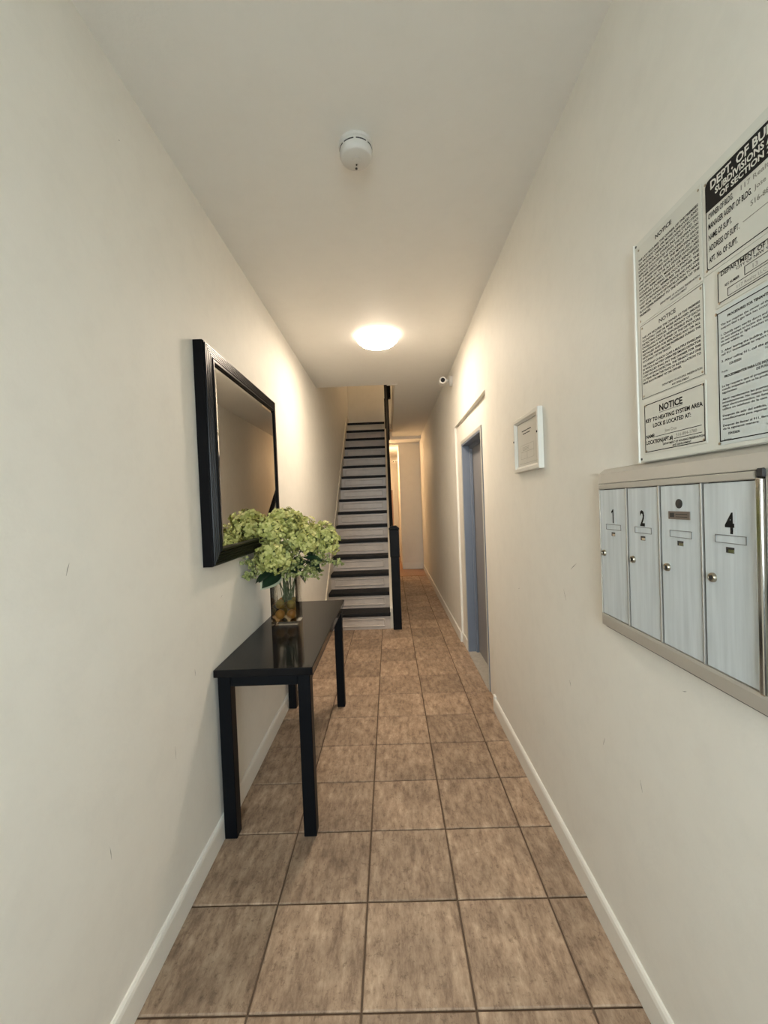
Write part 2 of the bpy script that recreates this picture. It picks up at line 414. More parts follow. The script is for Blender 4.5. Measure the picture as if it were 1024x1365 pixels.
# steel door in the recess of the right wall
d = sroot('door_2', (.76, 3.55, 0)); XJ = .706
DY0, DY1, DZ = 3.12, 3.99, 2.02
bm = BM(); box(bm, XJ, .86, DY1 - .045, DY1, 0, DZ, .002); box(bm, .775, .80, DY1 - .075, DY1 - .045, 0, DZ - .045, .002)
obj('door_jamb', bm, 'steel', d)
bm = BM(); box(bm, XJ, .86, DY0, DY0 + .045, 0, DZ, .002); box(bm, .775, .80, DY0 + .045, DY0 + .075, 0, DZ - .045, .002)
obj('door_jamb', bm, 'steel', d)
bm = BM(); box(bm, XJ, .86, DY0 + .045, DY1 - .045, DZ - .045, DZ, .002); box(bm, .775, .80, DY0 + .045, DY1 - .045, DZ - .075, DZ - .045, .002)
obj('door_head', bm, 'steel', d)
for q in ((DY1 - .030, DY1, 0, DZ), (DY0, DY0 + .030, 0, DZ), (DY0 + .030, DY1 - .030, DZ - .030, DZ)):
    bm = BM(); box(bm, XJ - .003, XJ + .001, q[0], q[1], q[2], q[3], .001); obj('frame_face', bm, 'facing', d)
bm = BM(); box(bm, .802, .84, DY0 + .048, DY1 - .048, .012, DZ - .048, .003); lf = obj('door_leaf', bm, 'leaf_steel', d)
bm = BM(); box(bm, .70, .86, DY0 + .045, DY1 - .045, -.02, .010, .003); obj('threshold', bm, 'stone', d)
# pink door at the end of the passage
d = sroot('door_3', (-.25, 11.5, 0))
bm = BM(); box(bm, -.70, .10, 11.47, 11.5, 0, 1.83, .004); lf = obj('door_leaf', bm, 'pinkdoor', d)
for zz in ((.15, .8), (.95, 1.68)):
    bm = BM(); box(bm, -.58, -.02, 11.462, 11.472, zz[0], zz[1], .004); obj('door_panel', bm, 'pinkdoor', lf)
bm = BM(); box(bm, .10, .16, 11.465, 11.5, 0, 1.89, .004); box(bm, -.76, .10, 11.465, 11.5, 1.83, 1.89, .004); obj('door_casing', bm, 'whitew', d)
bm = BM(); lathe(bm, [(.012, 0), (.012, -.03), (.028, -.04), (.028, -.055), (0, -.062)], (.05, 11.47, .95), 'y', 16); obj('door_knob', bm, 'brass', lf, smooth=True)

# scuffs on the walls
def scuff(parent, x, y, z, dy, dz, wd):
    bm = BM(); s = 1 if x < 0 else -1; xx = x + s * .0006
    L = math.hypot(dy, dz); ny, nz = -dz / L * wd, dy / L * wd
    pts = [(y, z), (y + dy * .5 + ny, z + dz * .5 + nz), (y + dy, z + dz), (y + dy * .5 - ny * .4, z + dz * .5 - nz * .4)]
    prism(bm, pts, 'x', xx, xx - s * .0004); obj('scuff_mark', bm, 'scuff', parent)
for a in ((1.0, 1.31, .012, .03, .002), (1.62, .83, .004, -.03, .002), (1.10, .55, .004, -.04, .0015), (1.45, .62, .003, -.05, .0012), (1.3, 2.62, .006, .004, .002), (1.9, 1.05, .02, .01, .0012)):
    scuff(wl, XL, *a)
for a in ((1.52, 1.21, .05, -.03, .002), (1.62, 1.05, .02, .04, .0014), (.98, .985, -.016, .006, .0014), (1.35, .66, .012, -.03, .0014), (1.6, .72, .01, .02, .0018), (2.2, .98, .03, -.01, .0012), (1.15, .62, .01, .03, .001)):
    scuff(wr, XR, *a)

# ------------------------------------------------------------------ staircase
st = thing('staircase', 'straight wooden staircase with black treads and worn grey risers', 'staircase', (-.41, 4.79, 0))
X0, X1 = -.786, -.042
riser_me = panel_me = None
for k in range(1, 17):
    yr = Y0 + (k - 1) * RUN
    bm = BM(); box(bm, X0, X1, yr + .025, yr + .045, (k - 1) * RISE, k * RISE - .036)
    rs = obj('riser', bm, 'riser', st)
    bm = BM(); zb = (k - 1) * RISE; a, b, c, e = X0 + .045, X1 - .06, zb + .035, zb + RISE - .066; tk = .013
    for q in ((a, b, c, c + tk), (a, b, e - tk, e), (a, a + tk, c + tk, e - tk), (b - tk, b, c + tk, e - tk)): box(bm, q[0], q[1], yr + .013, yr + .026, q[2], q[3], .004)
    obj('panel_moulding', bm, 'riser', rs)
    bm = BM(); y2 = yr + RUN + .03 if k < 16 else YUP
    box(bm, X0, X1 + .004, yr, y2, k * RISE - .042, k * RISE, .008, 2)
    obj('tread', bm, 'tread', st)
# wall skirt and outer string
ya, yb = 4.70, 8.42
bm = BM(); prism(bm, [(4.74, 0), (4.74, .26), (4.80, .33), (8.32, sz(8.32) + RISE + .12), (8.74, Z2 + .14), (8.74, Z2 - .1), (8.2, sz(8.2) - .1), (4.95, 0)], 'x', XL, X0)
obj('wall_skirt', bm, 'skirt', st)
bm = BM(); prism(bm, [(4.80, 0), (4.80, .23), (4.86, .29), (8.30, sz(8.3) + RISE + .02), (8.30, sz(8.3) - .12), (5.0, sz(5.0) - .14), (4.97, 0)], 'x', X1, .022)
obj('outer_string', bm, 'skirt', st)
bm = BM(); box(bm, XL, XO - .015, 8.33, YUP, Z2 - .16, Z2 - .045); obj('landing', bm, 'skirt', st)
rl = thing('stair_railing', 'black painted stair railing with square newel post and pale balusters', 'railing', (.035, 4.78, 0))
bm = BM(); NX = .036
box(bm, NX - .046, NX + .052, 4.735, 4.833, 0, 1.155, .005); box(bm, NX - .052, NX + .058, 4.729, 4.839, .84, 1.155, .005)
nw = obj('newel_post', bm, 'black', rl)
bm = BM(); box(bm, NX - .058, NX + .064, 4.723, 4.845, 1.155, 1.175, .006); 
prism(bm, [(NX - .05, 1.175), (NX + .056, 1.175), (NX + .03, 1.198), (NX - .024, 1.198)], 'y', 4.731, 4.837); obj('newel_cap', bm, 'black', nw)
def rz(y): return 1.075 + (y - 4.8) * RISE / RUN
bm = BM()
prism(bm, [(4.83, rz(4.83) - .035), (4.83, rz(4.83) + .04), (8.07, rz(8.07) + .04), (8.07, rz(8.07) - .035)], 'x', -.010, .030)
es = [e for e in bm.edges]; bmesh.ops.bevel(bm, geom=es, offset=.010, segments=2, affect='EDGES'); obj('handrail', bm, 'black', rl)
for i in range(26):
    yb_ = 4.93 + i * .1185
    bm = BM(); box(bm, -.003, .023, yb_ - .013, yb_ + .013, sz(yb_) + .16, rz(yb_) - .02); obj('baluster', bm, 'skirt', rl)
bm = BM(); box(bm, -.030, .055, 8.06, 8.145, 2.70, 3.50, .004); box(bm, -.022, .100, 8.045, 8.165, 3.50, 4.15, .006)
n2 = obj('newel_post', bm, 'black', rl, label='black upper newel post at the head of the stairs')
bm = BM(); box(bm, -.03, .108, 8.037, 8.173, 4.15, 4.18, .006); obj('newel_cap', bm, 'black', n2)

# ------------------------------------------------------------------ console table
tb = thing('console_table', 'narrow glossy black console table against the left wall', 'table', (-.575, 2.4, 0))
bm = BM(); box(bm, -.797, -.362, 1.775, 3.035, .726, .760, .003, 2); obj('table_top', bm, 'lacquer', tb)
LX = ((-.786, -.730), (-.434, -.378)); LY = ((1.79, 1.846), (2.955, 3.011))
for lx in LX:
    for ly in LY:
        bm = BM(); box(bm, lx[0], lx[1], ly[0], ly[1], 0, .726, .003); obj('leg', bm, 'lacquer_leg', tb)
for q in ((LX[0][1], LX[1][0], 1.795, 1.815), (LX[0][1], LX[1][0], 2.985, 3.005), (-.782, -.762, LY[0][1], LY[1][0]), (-.402, -.382, LY[0][1], LY[1][0])):
    bm = BM(); box(bm, q[0], q[1], q[2], q[3], .678, .726, .002); obj('apron', bm, 'lacquer_leg', tb)

# ------------------------------------------------------------------ vase, fruit, bouquet
VX, VY, VH = -.651, 2.508, .285; HW = .077; ZT = .7605
vs = thing('vase', 'square clear glass vase with fruit and water on the console table', 'vase', (VX, VY, ZT))
bm = BM(); t = .005
def sqring(bm, hw, z): return [bm.verts.new((VX + sx * hw, VY + sy * hw, z)) for sx, sy in ((-1, -1), (1, -1), (1, 1), (-1, 1))]
o0 = sqring(bm, HW, ZT); o1 = sqring(bm, HW, ZT + VH); i1 = sqring(bm, HW - t, ZT + VH); i0 = sqring(bm, HW - t, ZT + .018)
for A, B in ((o0, o1), (o1, i1), (i1, i0)):
    for i in range(4): bm.faces.new((A[i], A[(i + 1) % 4], B[(i + 1) % 4], B[i]))
bm.faces.new(list(reversed(o0))); bm.faces.new(i0)
bmesh.ops.recalc_face_normals(bm, faces=bm.faces); obj('glass_body', bm, 'glass', vs)
bm = BM(); h = HW - t - .001; box(bm, VX - h, VX + h, VY - h, VY + h, ZT + .019, ZT + .120); obj('water', bm, 'water', vs)
def fruit(p, r, rot, lab):
    bm = BM(); prof = [(0, -1.12), (.14, -1.06), (.34, -.93), (.72, -.68), (.95, -.3), (1, 0), (.95, .3), (.72, .68), (.34, .93), (.14, 1.08), (0, 1.14)]
    lathe(bm, [(a * r * .93, b * r) for a, b in prof], (0, 0, 0), 'z', 16, cap=False)
    bmesh.ops.rotate(bm, verts=bm.verts, cent=(0, 0, 0), matrix=Matrix.Rotation(rot[0], 3, 'X') @ Matrix.Rotation(rot[1], 3, 'Z'))
    bmesh.ops.translate(bm, verts=bm.verts, vec=p)
    return tag(obj('lemon', bm, 'fruit', base=(p[0], p[1], p[2] - r), smooth=True), lab, 'fruit', 'lemons in the vase')
fr = .031; g = .034
for i, (dx, dy, dz) in enumerate(((-g, -g, 0), (g, -g, 0), (-g, g, 0), (g, g, 0), (-g + .002, -g + .004, .060), (g, -g, .058), (g, g, .06), (-g, g, .061))):
    fruit((VX + dx, VY + dy, ZT + .053 + dz), fr * random.uniform(.95, 1.03), (random.uniform(1.2, 1.9) if i % 3 else .3, random.uniform(0, 3)),
          '%s ripe lemon inside the square glass vase' % ('lower front left', 'lower front right', 'lower back left', 'lower back right', 'upper front left', 'upper front right', 'upper back right', 'upper back left')[i])

def petal(bm, c, n, u, L, W, cup):
    v = n.cross(u)
    pts = [c, c + u * L * .45 + v * W * .5 + n * cup * .5, c + u * L * .85 + v * W * .38 + n * cup * .9, c + u * L + n * cup * .7, c + u * L * .85 - v * W * .38 + n * cup * .9, c + u * L * .45 - v * W * .5 + n * cup * .5]
    V = [bm.verts.new(p) for p in pts]
    bm.faces.new((V[0], V[1], V[2], V[3])); bm.faces.new((V[0], V[3], V[4], V[5]))
def floret(bm, c, n, s, rnd):
    a = n.cross(Vector((rnd.random() - .5, rnd.random() - .5, rnd.random() - .5))).normalized(); b = n.cross(a)
    t0 = rnd.random() * 6.28
    for k in range(4):
        th = t0 + k * math.pi / 2 + rnd.uniform(-.2, .2)
        petal(bm, c, n, a * math.cos(th) + b * math.sin(th), s * rnd.uniform(.85, 1.1), s * .95, s * rnd.uniform(-.25, .35))
def head(center, r, n, s, seed, flat=1.0, bottom=-.75):
    rnd = random.Random(seed); bm = BM(); ga = math.pi * (3 - 5 ** .5)
    for i in range(n):
        z = 1 - (1 - bottom) * (i + .5) / n; q = math.sqrt(1 - z * z); th = ga * i
        d = Vector((q * math.cos(th), q * math.sin(th), z))
        lump = 1 + .14 * math.sin(6 * d.x + seed) * math.cos(5 * d.y + seed * 2) + .06 * math.sin(9 * d.z + seed) + rnd.uniform(-.16, .08)
        p = Vector((d.x, d.y, d.z * flat)) * r * lump
        nn = (d + Vector((rnd.gauss(0, .48), rnd.gauss(0, .48), rnd.gauss(0, .48)))).normalized()
        floret(bm, Vector(center) + p, nn, s, rnd)
    for f in bm.faces: f.smooth = True
    return bm
def core(bm, c, r): bmesh.ops.create_icosphere(bm, subdivisions=2, radius=r, matrix=Matrix.Translation(c))
def leaf_shape(p, d, L, W, droop, roll=0, fold=.25):
    bm = BM(); d = Vector(d).normalized(); s = d.cross(Vector((0, 0, 1))).normalized(); n = s.cross(d)
    s, n = s * math.cos(roll) + n * math.sin(roll), n * math.cos(roll) - s * math.sin(roll)
    prof = [(0, .05), (.12, .35), (.3, .8), (.5, 1), (.7, .85), (.87, .45), (1, .02)]; rows = []
    for t, wv in prof:
        c = Vector(p) + d * L * t - Vector((0, 0, 1)) * droop * t * t
        rows.append([bm.verts.new(c + s * W * .5 * wv * k + n * abs(k) * fold * W * .5 * wv) for k in (-1, -.5, 0, .5, 1)])
    fs = []
    for A, B in zip(rows, rows[1:]):
        for k in range(4): fs.append(bm.faces.new((A[k], A[k + 1], B[k + 1], B[k])))
    r = bmesh.ops.extrude_face_region(bm, geom=fs)
    bmesh.ops.translate(bm, verts=[v for v in r['geom'] if isinstance(v, bmesh.types.BMVert)], vec=n * .0008)
    bmesh.ops.recalc_face_normals(bm, faces=bm.faces)
    return bm
FOOT = Vector((VX, VY, ZT + .125))
HEADS = [  # centre, radius, florets, floret size, flat, label
    ((-.668, 2.315, 1.175), .100, 210, .0185, .95, 'round pale green hydrangea lowest at the front left of the bouquet'),
    ((-.640, 2.500, 1.365), .104, 210, .0185, .80, 'pale green hydrangea at the very top of the bouquet'),
    ((-.520, 2.430, 1.262), .097, 190, .018, .95, 'pale green hydrangea in the middle right of the bouquet'),
    ((-.405, 2.520, 1.245), .084, 160, .017, 1.25, 'tall narrow green hydrangea at the far right of the bouquet by the stairs'),
    ((-.690, 2.390, 1.320), .088, 160, .018, .9, 'pale green hydrangea at the upper left of the bouquet next to the mirror'),
    ((-.560, 2.600, 1.310), .095, 150, .018, .9, 'pale green hydrangea at the back of the bouquet'),
]
for i, (c, r, n, s, fl, lab) in enumerate(HEADS):
    c = Vector(c); foot = FOOT + Vector((random.uniform(-.035, .035), random.uniform(-.035, .035), 0))
    t = thing('hydrangea', lab, 'flower', foot, 'hydrangeas in the glass vase')
    bm = head(c, r, n, s, i + 3, fl); obj('flower_head', bm, 'petal', t)['kind'] = 'stuff'
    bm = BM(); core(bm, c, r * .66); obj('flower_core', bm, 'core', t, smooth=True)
    mid = Vector((VX + (c.x - VX) * .25, VY + (c.y - VY) * .25, ZT + VH + .03))
    bm = BM(); tube(bm, [foot, foot.lerp(mid, .5), mid, c - Vector((0, 0, r * .4))], .0045, 6); obj('stem', bm, 'stem', t, smooth=True)
    dirs = {0: [((-.55, -.45, -.25), .13, .085)], 1: [], 2: [((.4, -.8, -.3), .11, .06)], 3: [((.6, -.3, -.5), .1, .055), ((.3, .3, .3), .14, .06)], 4: [((-.3, -.6, -.2), .10, .06)], 5: [((.7, .2, -.1), .12, .06)]}[i]
    for d_, L, W in dirs:
        bm = leaf_shape(mid.lerp(c, .45), d_, L, W, .04, random.uniform(-.4, .4)); obj('leaf', bm, 'leafg', t, smooth=True)
# large leaf with cream edge folded over the rim, and leaves in the collar
def leafy(name, lab, pts, mat='leafg', edge=False):
    t = thing(name, lab, 'leaf stem', FOOT + Vector((random.uniform(-.03, .03), random.uniform(-.03, .03), 0)), 'leafy stems in the glass vase')
    b0 = Vector(t.location); p0 = Vector((VX + (pts[0][0][0] - VX) * .8, VY + (pts[0][0][1] - VY) * .8, ZT + VH - .02))
    bm = BM(); tube(bm, [b0, b0.lerp(p0, .6), p0, Vector(pts[0][0])], .003, 6); obj('stem', bm, 'stem', t, smooth=True)
    for p, d_, L, W, dr, ro in pts:
        bm = leaf_shape(p, d_, L, W, dr, ro); l = obj('leaf', bm, mat, t, smooth=True)
        if edge:
            bm = leaf_shape(Vector(p) + Vector((0, -.001, -.006)), d_, L * 1.07, W * 1.32, dr, ro); obj('leaf_margin', bm, 'leafe', l, smooth=True)
leafy('variegated_leaf_stem', 'large dark leaf with cream margin drooping over the vase rim', [((-.650, 2.43, 1.070), (-.55, -.75, -.15), .15, .095, .04, .5)], edge=True)
leafy('leaf_stem', 'dark green leaves at the left of the bouquet under the mirror corner', [((-.70, 2.45, 1.08), (-.5, -.7, .0), .14, .06, .05, .2), ((-.69, 2.44, 1.11), (-.3, -.9, .2), .12, .05, .03, -.5)])
leafy('leaf_stem', 'dark green leaves between the hydrangeas in the centre of the bouquet', [((-.60, 2.42, 1.12), (.2, -.9, .3), .11, .06, .02, .3), ((-.58, 2.44, 1.16), (.1, -.8, .5), .11, .055, .02, -.6), ((-.61, 2.43, 1.17), (-.2, -.9, .6), .1, .05, .02, .9)])
leafy('leaf_stem', 'pointed green leaf hanging at the right of the vase rim', [((-.575, 2.47, 1.07), (.75, -.5, -.6), .085, .045, .02, .4), ((-.55, 2.48, 1.13), (.9, -.2, -.1), .14, .05, .05, -.3)])
leafy('leaf_stem', 'dark leaves filling the gap below the front hydrangea', [((-.64, 2.42, 1.09), (-.1, -.9, .25), .12, .06, .03, .5), ((-.60, 2.41, 1.09), (.5, -.8, .2), .12, .055, .03, -.4), ((-.62, 2.42, 1.13), (.25, -.9, .35), .11, .06, .02, 1.0)])
leafy('leaf_stem', 'dark leaves under the right hydrangeas of the bouquet', [((-.56, 2.46, 1.13), (.7, -.6, .25), .13, .06, .03, .4), ((-.53, 2.47, 1.15), (.9, -.3, .15), .13, .05, .04, -.6), ((-.52, 2.45, 1.17), (.6, -.7, .3), .10, .05, .02, .8)])
# loose sprigs of tiny buds
def sprig(lab, tip, n, spread, seed):
    rnd = random.Random(seed); tip = Vector(tip)
    t = thing('bud_sprig', lab, 'flower sprig', FOOT + Vector((rnd.uniform(-.03, .03), rnd.uniform(-.03, .03), 0)), 'sprigs of tiny buds in the bouquet')
    b0 = Vector(t.location); p0 = Vector((VX + (tip.x - VX) * .22, VY + (tip.y - VY) * .22, ZT + VH)); p1 = p0.lerp(tip, .6) + Vector((0, 0, .03))
    bm = BM(); tube(bm, [b0, p0, p1, tip], .002, 5); bb = BM()
    for i in range(n):
        q = tip + Vector((rnd.gauss(0, spread), rnd.gauss(0, spread), rnd.gauss(0, spread * .8)))
        tube(bm, [p1.lerp(tip, rnd.uniform(.5, 1)), q], .0008, 4)
        floret(bb, q, Vector((rnd.gauss(0, 1), rnd.gauss(0, 1) - .8, rnd.gauss(0, 1) + .6)).normalized(), rnd.uniform(.008, .013), rnd)
    obj('twig', bm, 'stem', t, smooth=True)['kind'] = 'stuff'; obj('bud_cluster', bb, 'sprig', t)['kind'] = 'stuff'
for k, (lab, tip, n, sp) in enumerate((
        ('small green buds at bottom centre of the bouquet below the hydrangeas', (-.565, 2.38, 1.135), 120, .036),
        ('small green buds low at the right of the bouquet above the vase', (-.490, 2.44, 1.075), 100, .030),
        ('small green buds just above the vase rim in the bouquet', (-.600, 2.37, 1.095), 70, .026),
        ('thin bud sprig hanging left of the bouquet below the mirror', (-.755, 2.20, 1.105), 44, .022),
        ('thin bud sprig at the far left of the bouquet against the mirror frame', (-.755, 2.17, 1.165), 26, .018),
        ('lone bud sprig sticking out at far right in front of the stairs', (-.333, 2.50, 1.115), 22, .016),
        ('bud sprig below the right hydrangea of the bouquet', (-.425, 2.48, 1.135), 70, .030),
        ('bud sprig in the gap between the middle hydrangeas', (-.605, 2.35, 1.215), 70, .030))):
    sprig(lab, tip, n, sp, 40 + k)

# ------------------------------------------------------------------ mirror
y0, y1, z0, z1 = 1.735, 2.815, 1.216, 2.176
mr = thing('wall_mirror', 'rectangular mirror in a ribbed black frame on the left wall', 'mirror', (XL, (y0 + y1) / 2, z0))
def frame_ring(bm, prof, y0, y1, z0, z1):
    """prof: list of (inset, x). mitred rectangular moulding"""
    loops = [[bm.verts.new((x, a, b)) for a, b in ((y0 + i, z0 + i), (y1 - i, z0 + i), (y1 - i, z1 - i), (y0 + i, z1 - i))] for i, x in prof]
    fs = []
    for A, B in zip(loops, loops[1:] + loops[:1]):
        for k in range(4): fs.append(bm.faces.new((A[k], A[(k + 1) % 4], B[(k + 1) % 4], B[k])))
    bmesh.ops.recalc_face_normals(bm, faces=fs)
prof = [(0, XL + .001), (0, XL + .040), (.004, XL + .046)]
for i in range(5):
    a = .008 + i * .0095; prof += [(a, XL + .046 + i * .0012), (a + .0015, XL + .0505 + i * .0012), (a + .0065, XL + .0505 + i * .0012), (a + .008, XL + .046 + i * .0012)]
prof += [(.058, XL + .053), (.062, XL + .060), (.072, XL + .060), (.076, XL + .055), (.076, XL + .002), (.03, XL + .001)]
bm = BM(); frame_ring(bm, prof, y0, y1, z0, z1); obj('frame', bm, 'mframe', mr)
gi = .0765; gx = XL + .052
bm = BM(); a0, a1, c0, c1 = y0 + gi, y1 - gi, z0 + gi, z1 - gi; bv = .024
lo = [bm.verts.new((gx - .0035, a, b)) for a, b in ((a0, c0), (a1, c0), (a1, c1), (a0, c1))]
li = [bm.verts.new((gx, a, b)) for a, b in ((a0 + bv, c0 + bv), (a1 - bv, c0 + bv), (a1 - bv, c1 - bv), (a0 + bv, c1 - bv))]
bk = [bm.verts.new((XL + .004, a, b)) for a, b in ((a0, c0), (a1, c0), (a1, c1), (a0, c1))]
for k in range(4): bm.faces.new((lo[k], lo[(k + 1) % 4], li[(k + 1) % 4], li[k])); bm.faces.new((bk[k], bk[(k + 1) % 4], lo[(k + 1) % 4], lo[k]))
bm.faces.new(li); bm.faces.new(bk); bmesh.ops.recalc_face_normals(bm, faces=bm.faces)
obj('mirror_glass', bm, 'mirror', mr, label='bevelled silvered mirror glass')

# ------------------------------------------------------------------ ceiling fittings
sd = thing('smoke_detector', 'round white smoke detector on the ceiling', 'smoke detector', (-.076, 1.615, ZC))
bm = BM(); lathe(bm, [(.066, 0), (.066, -.010), (.062, -.013)], (-.076, 1.615, ZC), 'z', 48); obj('mounting_base', bm, 'white', sd, smooth=True)
bm = BM(); lathe(bm, [(.060, -.013), (.062, -.016), (.062, -.042), (.058, -.052), (.053, -.055), (.016, -.055), (.015, -.057), (0, -.057)], (-.076, 1.615, ZC), 'z', 48); obj('cover', bm, 'white', sd, smooth=True)
for k in range(8):
    a0 = 2 * math.pi * k / 8 + .07; bm = BM(); n = 6
    for j in range(n):
        p = [a0 + (2 * math.pi / 8 - .14) * q / n for q in (j, j + 1)]
        f = [bm.verts.new((-.076 + .0626 * math.cos(t), 1.615 + .0626 * math.sin(t), ZC + z)) for t, z in ((p[0], -.021), (p[1], -.021), (p[1], -.0255), (p[0], -.0255))]
        g_ = [bm.verts.new((-.076 + .0605 * math.cos(t), 1.615 + .0605 * math.sin(t), ZC + z)) for t, z in ((p[0], -.021), (p[1], -.021), (p[1], -.0255), (p[0], -.0255))]
        bm.faces.new(f)
        for q in range(4): bm.faces.new((f[q], f[(q + 1) % 4], g_[(q + 1) % 4], g_[q]))
    bmesh.ops.recalc_face_normals(bm, faces=bm.faces); obj('vent_slot', bm, 'dark', sd)
bm = BM(); lathe(bm, [(.0045, -.054), (.0045, -.0575), (0, -.058)], (-.079, 1.655, ZC), 'z', 12); obj('status_light', bm, 'dark', sd)
bm = BM(); lathe(bm, [(.003, -.054), (.003, -.0575), (0, -.058)], (-.077, 1.637, ZC), 'z', 12); obj('test_hole', bm, 'dark', sd)

lc = (-.046, 3.42, ZC)
cl = thing('ceiling_light', 'round frosted glass flush ceiling light, switched on', 'ceiling light', lc)
bm = BM(); lathe(bm, [(.150, 0), (.150, -.022), (.140, -.024)], lc, 'z', 64); obj('ceiling_plate', bm, 'white', cl, smooth=True)
bm = BM(); lathe(bm, [(.160, -.016), (.166, -.022), (.168, -.034), (.164, -.046), (.152, -.054), (.139, -.059)], lc, 'z', 64, cap=False); obj('glass_rim', bm, 'lamprim', cl, smooth=True)
bm = BM(); lathe(bm, [(.136, -.060), (.135, -.066), (.128, -.070), (.08, -.072), (0, -.073)], lc, 'z', 64, cap=False); obj('glass_diffuser', bm, 'lamp', cl, smooth=True)
bm = BM(); lathe(bm, [(.1362, -.0585), (.1395, -.0585), (.1395, -.0630), (.1362, -.0630), (.1362, -.0585)], lc, 'z', 64, cap=False); obj('trim_ring', bm, 'chrome', cl, smooth=True)
for k in range(4):
    a = .6 + k * math.pi / 2; bm = BM()
    lathe(bm, [(.004, -.058), (.006, -.066), (.004, -.072), (0, -.074)], (lc[0] + .150 * math.cos(a), lc[1] + .150 * math.sin(a), ZC + .006), 'z', 10); obj('finial', bm, 'brass', cl, smooth=True)

# ------------------------------------------------------------------ security cameras
def sec_cam(lab, base, xw, aim, s=1.0):
    b = Vector(base); t = thing('security_camera', lab, 'camera', b)
    sg = -1
    bm = BM(); lathe(bm, [(.046 * s, 0), (.046 * s, sg * .018 * s), (.036 * s, sg * .028 * s), (.0, sg * .030 * s)], b, 'x', 28); obj('wall_mount', bm, 'white', t, smooth=True)
    k = b + Vector((-.055 * s, -.01 * s, -.004 * s)); bm = BM(); tube(bm, [b + Vector((-.025 * s, 0, 0)), k], .013 * s, 12); bmesh.ops.create_icosphere(bm, subdivisions=3, radius=.022 * s, matrix=Matrix.Translation(k)); obj('swivel_arm', bm, 'white', t, smooth=True)
    d_ = Vector(aim).normalized(); c0 = k + Vector((-.028 * s, .03 * s, -.004 * s))
    bm = BM(); tube(bm, [c0 - d_ * .01 * s, c0 + d_ * .002 * s, c0 + d_ * .085 * s, c0 + d_ * .10 * s], [.026 * s, .031 * s, .031 * s, .029 * s], 24); hb = obj('camera_body', bm, 'white', t, smooth=True)
    bm = BM(); tube(bm, [c0 + d_ * .099 * s, c0 + d_ * .1015 * s], .019 * s, 20); obj('lens', bm, 'camblk', hb, smooth=True)
    return t
sec_cam('white bullet security camera high on the right wall above the steel door', (.693, 4.30, 2.695), .69, (-.10, -1, -.04), 1.15)
sec_cam('small white security camera in the rear passage beyond the stairs', (.24, 10.3, 2.52), .24, (-.35, -.9, -.3), .9)

# ------------------------------------------------------------------ framed certificate
y0, y1, z0, z1 = 1.80, 2.155, 1.585, 1.852
fx = XR - .024
cf = thing('certificate_frame', 'small white picture frame with a printed certificate on the right wall', 'picture frame', (XR, 1.98, z0))
bm = BM(); frame_ring(bm, [(0, XR - .001), (0, fx + .003), (.003, fx), (.018, fx), (.024, fx + .008), (.028, fx + .010), (.028, XR - .002), (.01, XR - .001)], y0, y1, z0, z1); obj('frame', bm, 'whitew', cf)
bm = BM(); box(bm, XR - .010, XR - .006, y0 + .0285, y1 - .0285, z0 + .0285, z1 - .0285); pp = obj('certificate', bm, 'cert', cf)
bm = BM()
for yy in (y0 + .012, y1 - .012): lathe(bm, [(.005, 0), (.005, -.002), (0, -.0025)], (fx, yy, 1.745), 'x', 10)
obj('screw', bm, 'dark', cf)

# ------------------------------------------------------------------ lettering
def text_bm(bm, s, u0, u1, v0, hgt, x, align='fit', bold=0.0, maxw=None):
    """writes s on the plane X=x facing -X. u = y coordinate of the left end (reads towards -y), v0 baseline z, hgt cap height"""
    cu = bpy.data.curves.new('t', 'FONT'); cu.body = s; cu.size = 1.0; cu.resolution_u = 2; cu.offset = bold
    o = bpy.data.objects.new('t', cu); C.objects.link(o)
    dg = bpy.context.evaluated_depsgraph_get(); me = bpy.data.meshes.new_from_object(o.evaluated_get(dg))
    bpy.data.objects.remove(o); bpy.data.curves.remove(cu)
    if not me.vertices: return
    xs_ = [v.co.x for v in me.vertices]; a, b = min(xs_), max(xs_)
    k = hgt / .73; W = u0 - u1
    sx = W / (b - a) if align == 'fit' else min(k, W / (b - a))
    off = 0
    if align == 'center': off = (W - sx * (b - a)) / 2
    me.transform(Matrix(((0, 0, 0, x), (-sx, 0, 0, u0 - off + a * sx), (0, k, 0, v0), (0, 0, 0, 1))))
    bm.from_mesh(me); bpy.data.meshes.remove(me)
def rect_line(bm, y0, y1, z0, z1, t, x, th=.0003):
    for q in ((y0, y1, z0, z0 + t), (y0, y1, z1 - t, z1), (y0, y0 + t, z0 + t, z1 - t), (y1 - t, y1, z0 + t, z1 - t)): box(bm, x - th, x, q[0], q[1], q[2], q[3])
def wrap(s, n):
    out, cur = [], ''
    for wd in s.split():
        if len(cur) + len(wd) + 1 > n and cur: out.append(cur); cur = wd
        else: cur = (cur + ' ' + wd).strip()
    out.append(cur); return out
def para(bm, s, nch, u0, u1, ztop, lh, x, bold=.0, hf=.62):
    ls = wrap(s, nch)
    for i, l in enumerate(ls):
        last = i == len(ls) - 1
        text_bm(bm, l, u0, u1 if not last else u0 - (u0 - u1) * min(1, len(l) / nch), ztop - (i + 1) * lh, lh * hf, x, 'fit', bold)
    return ztop - len(ls) * lh

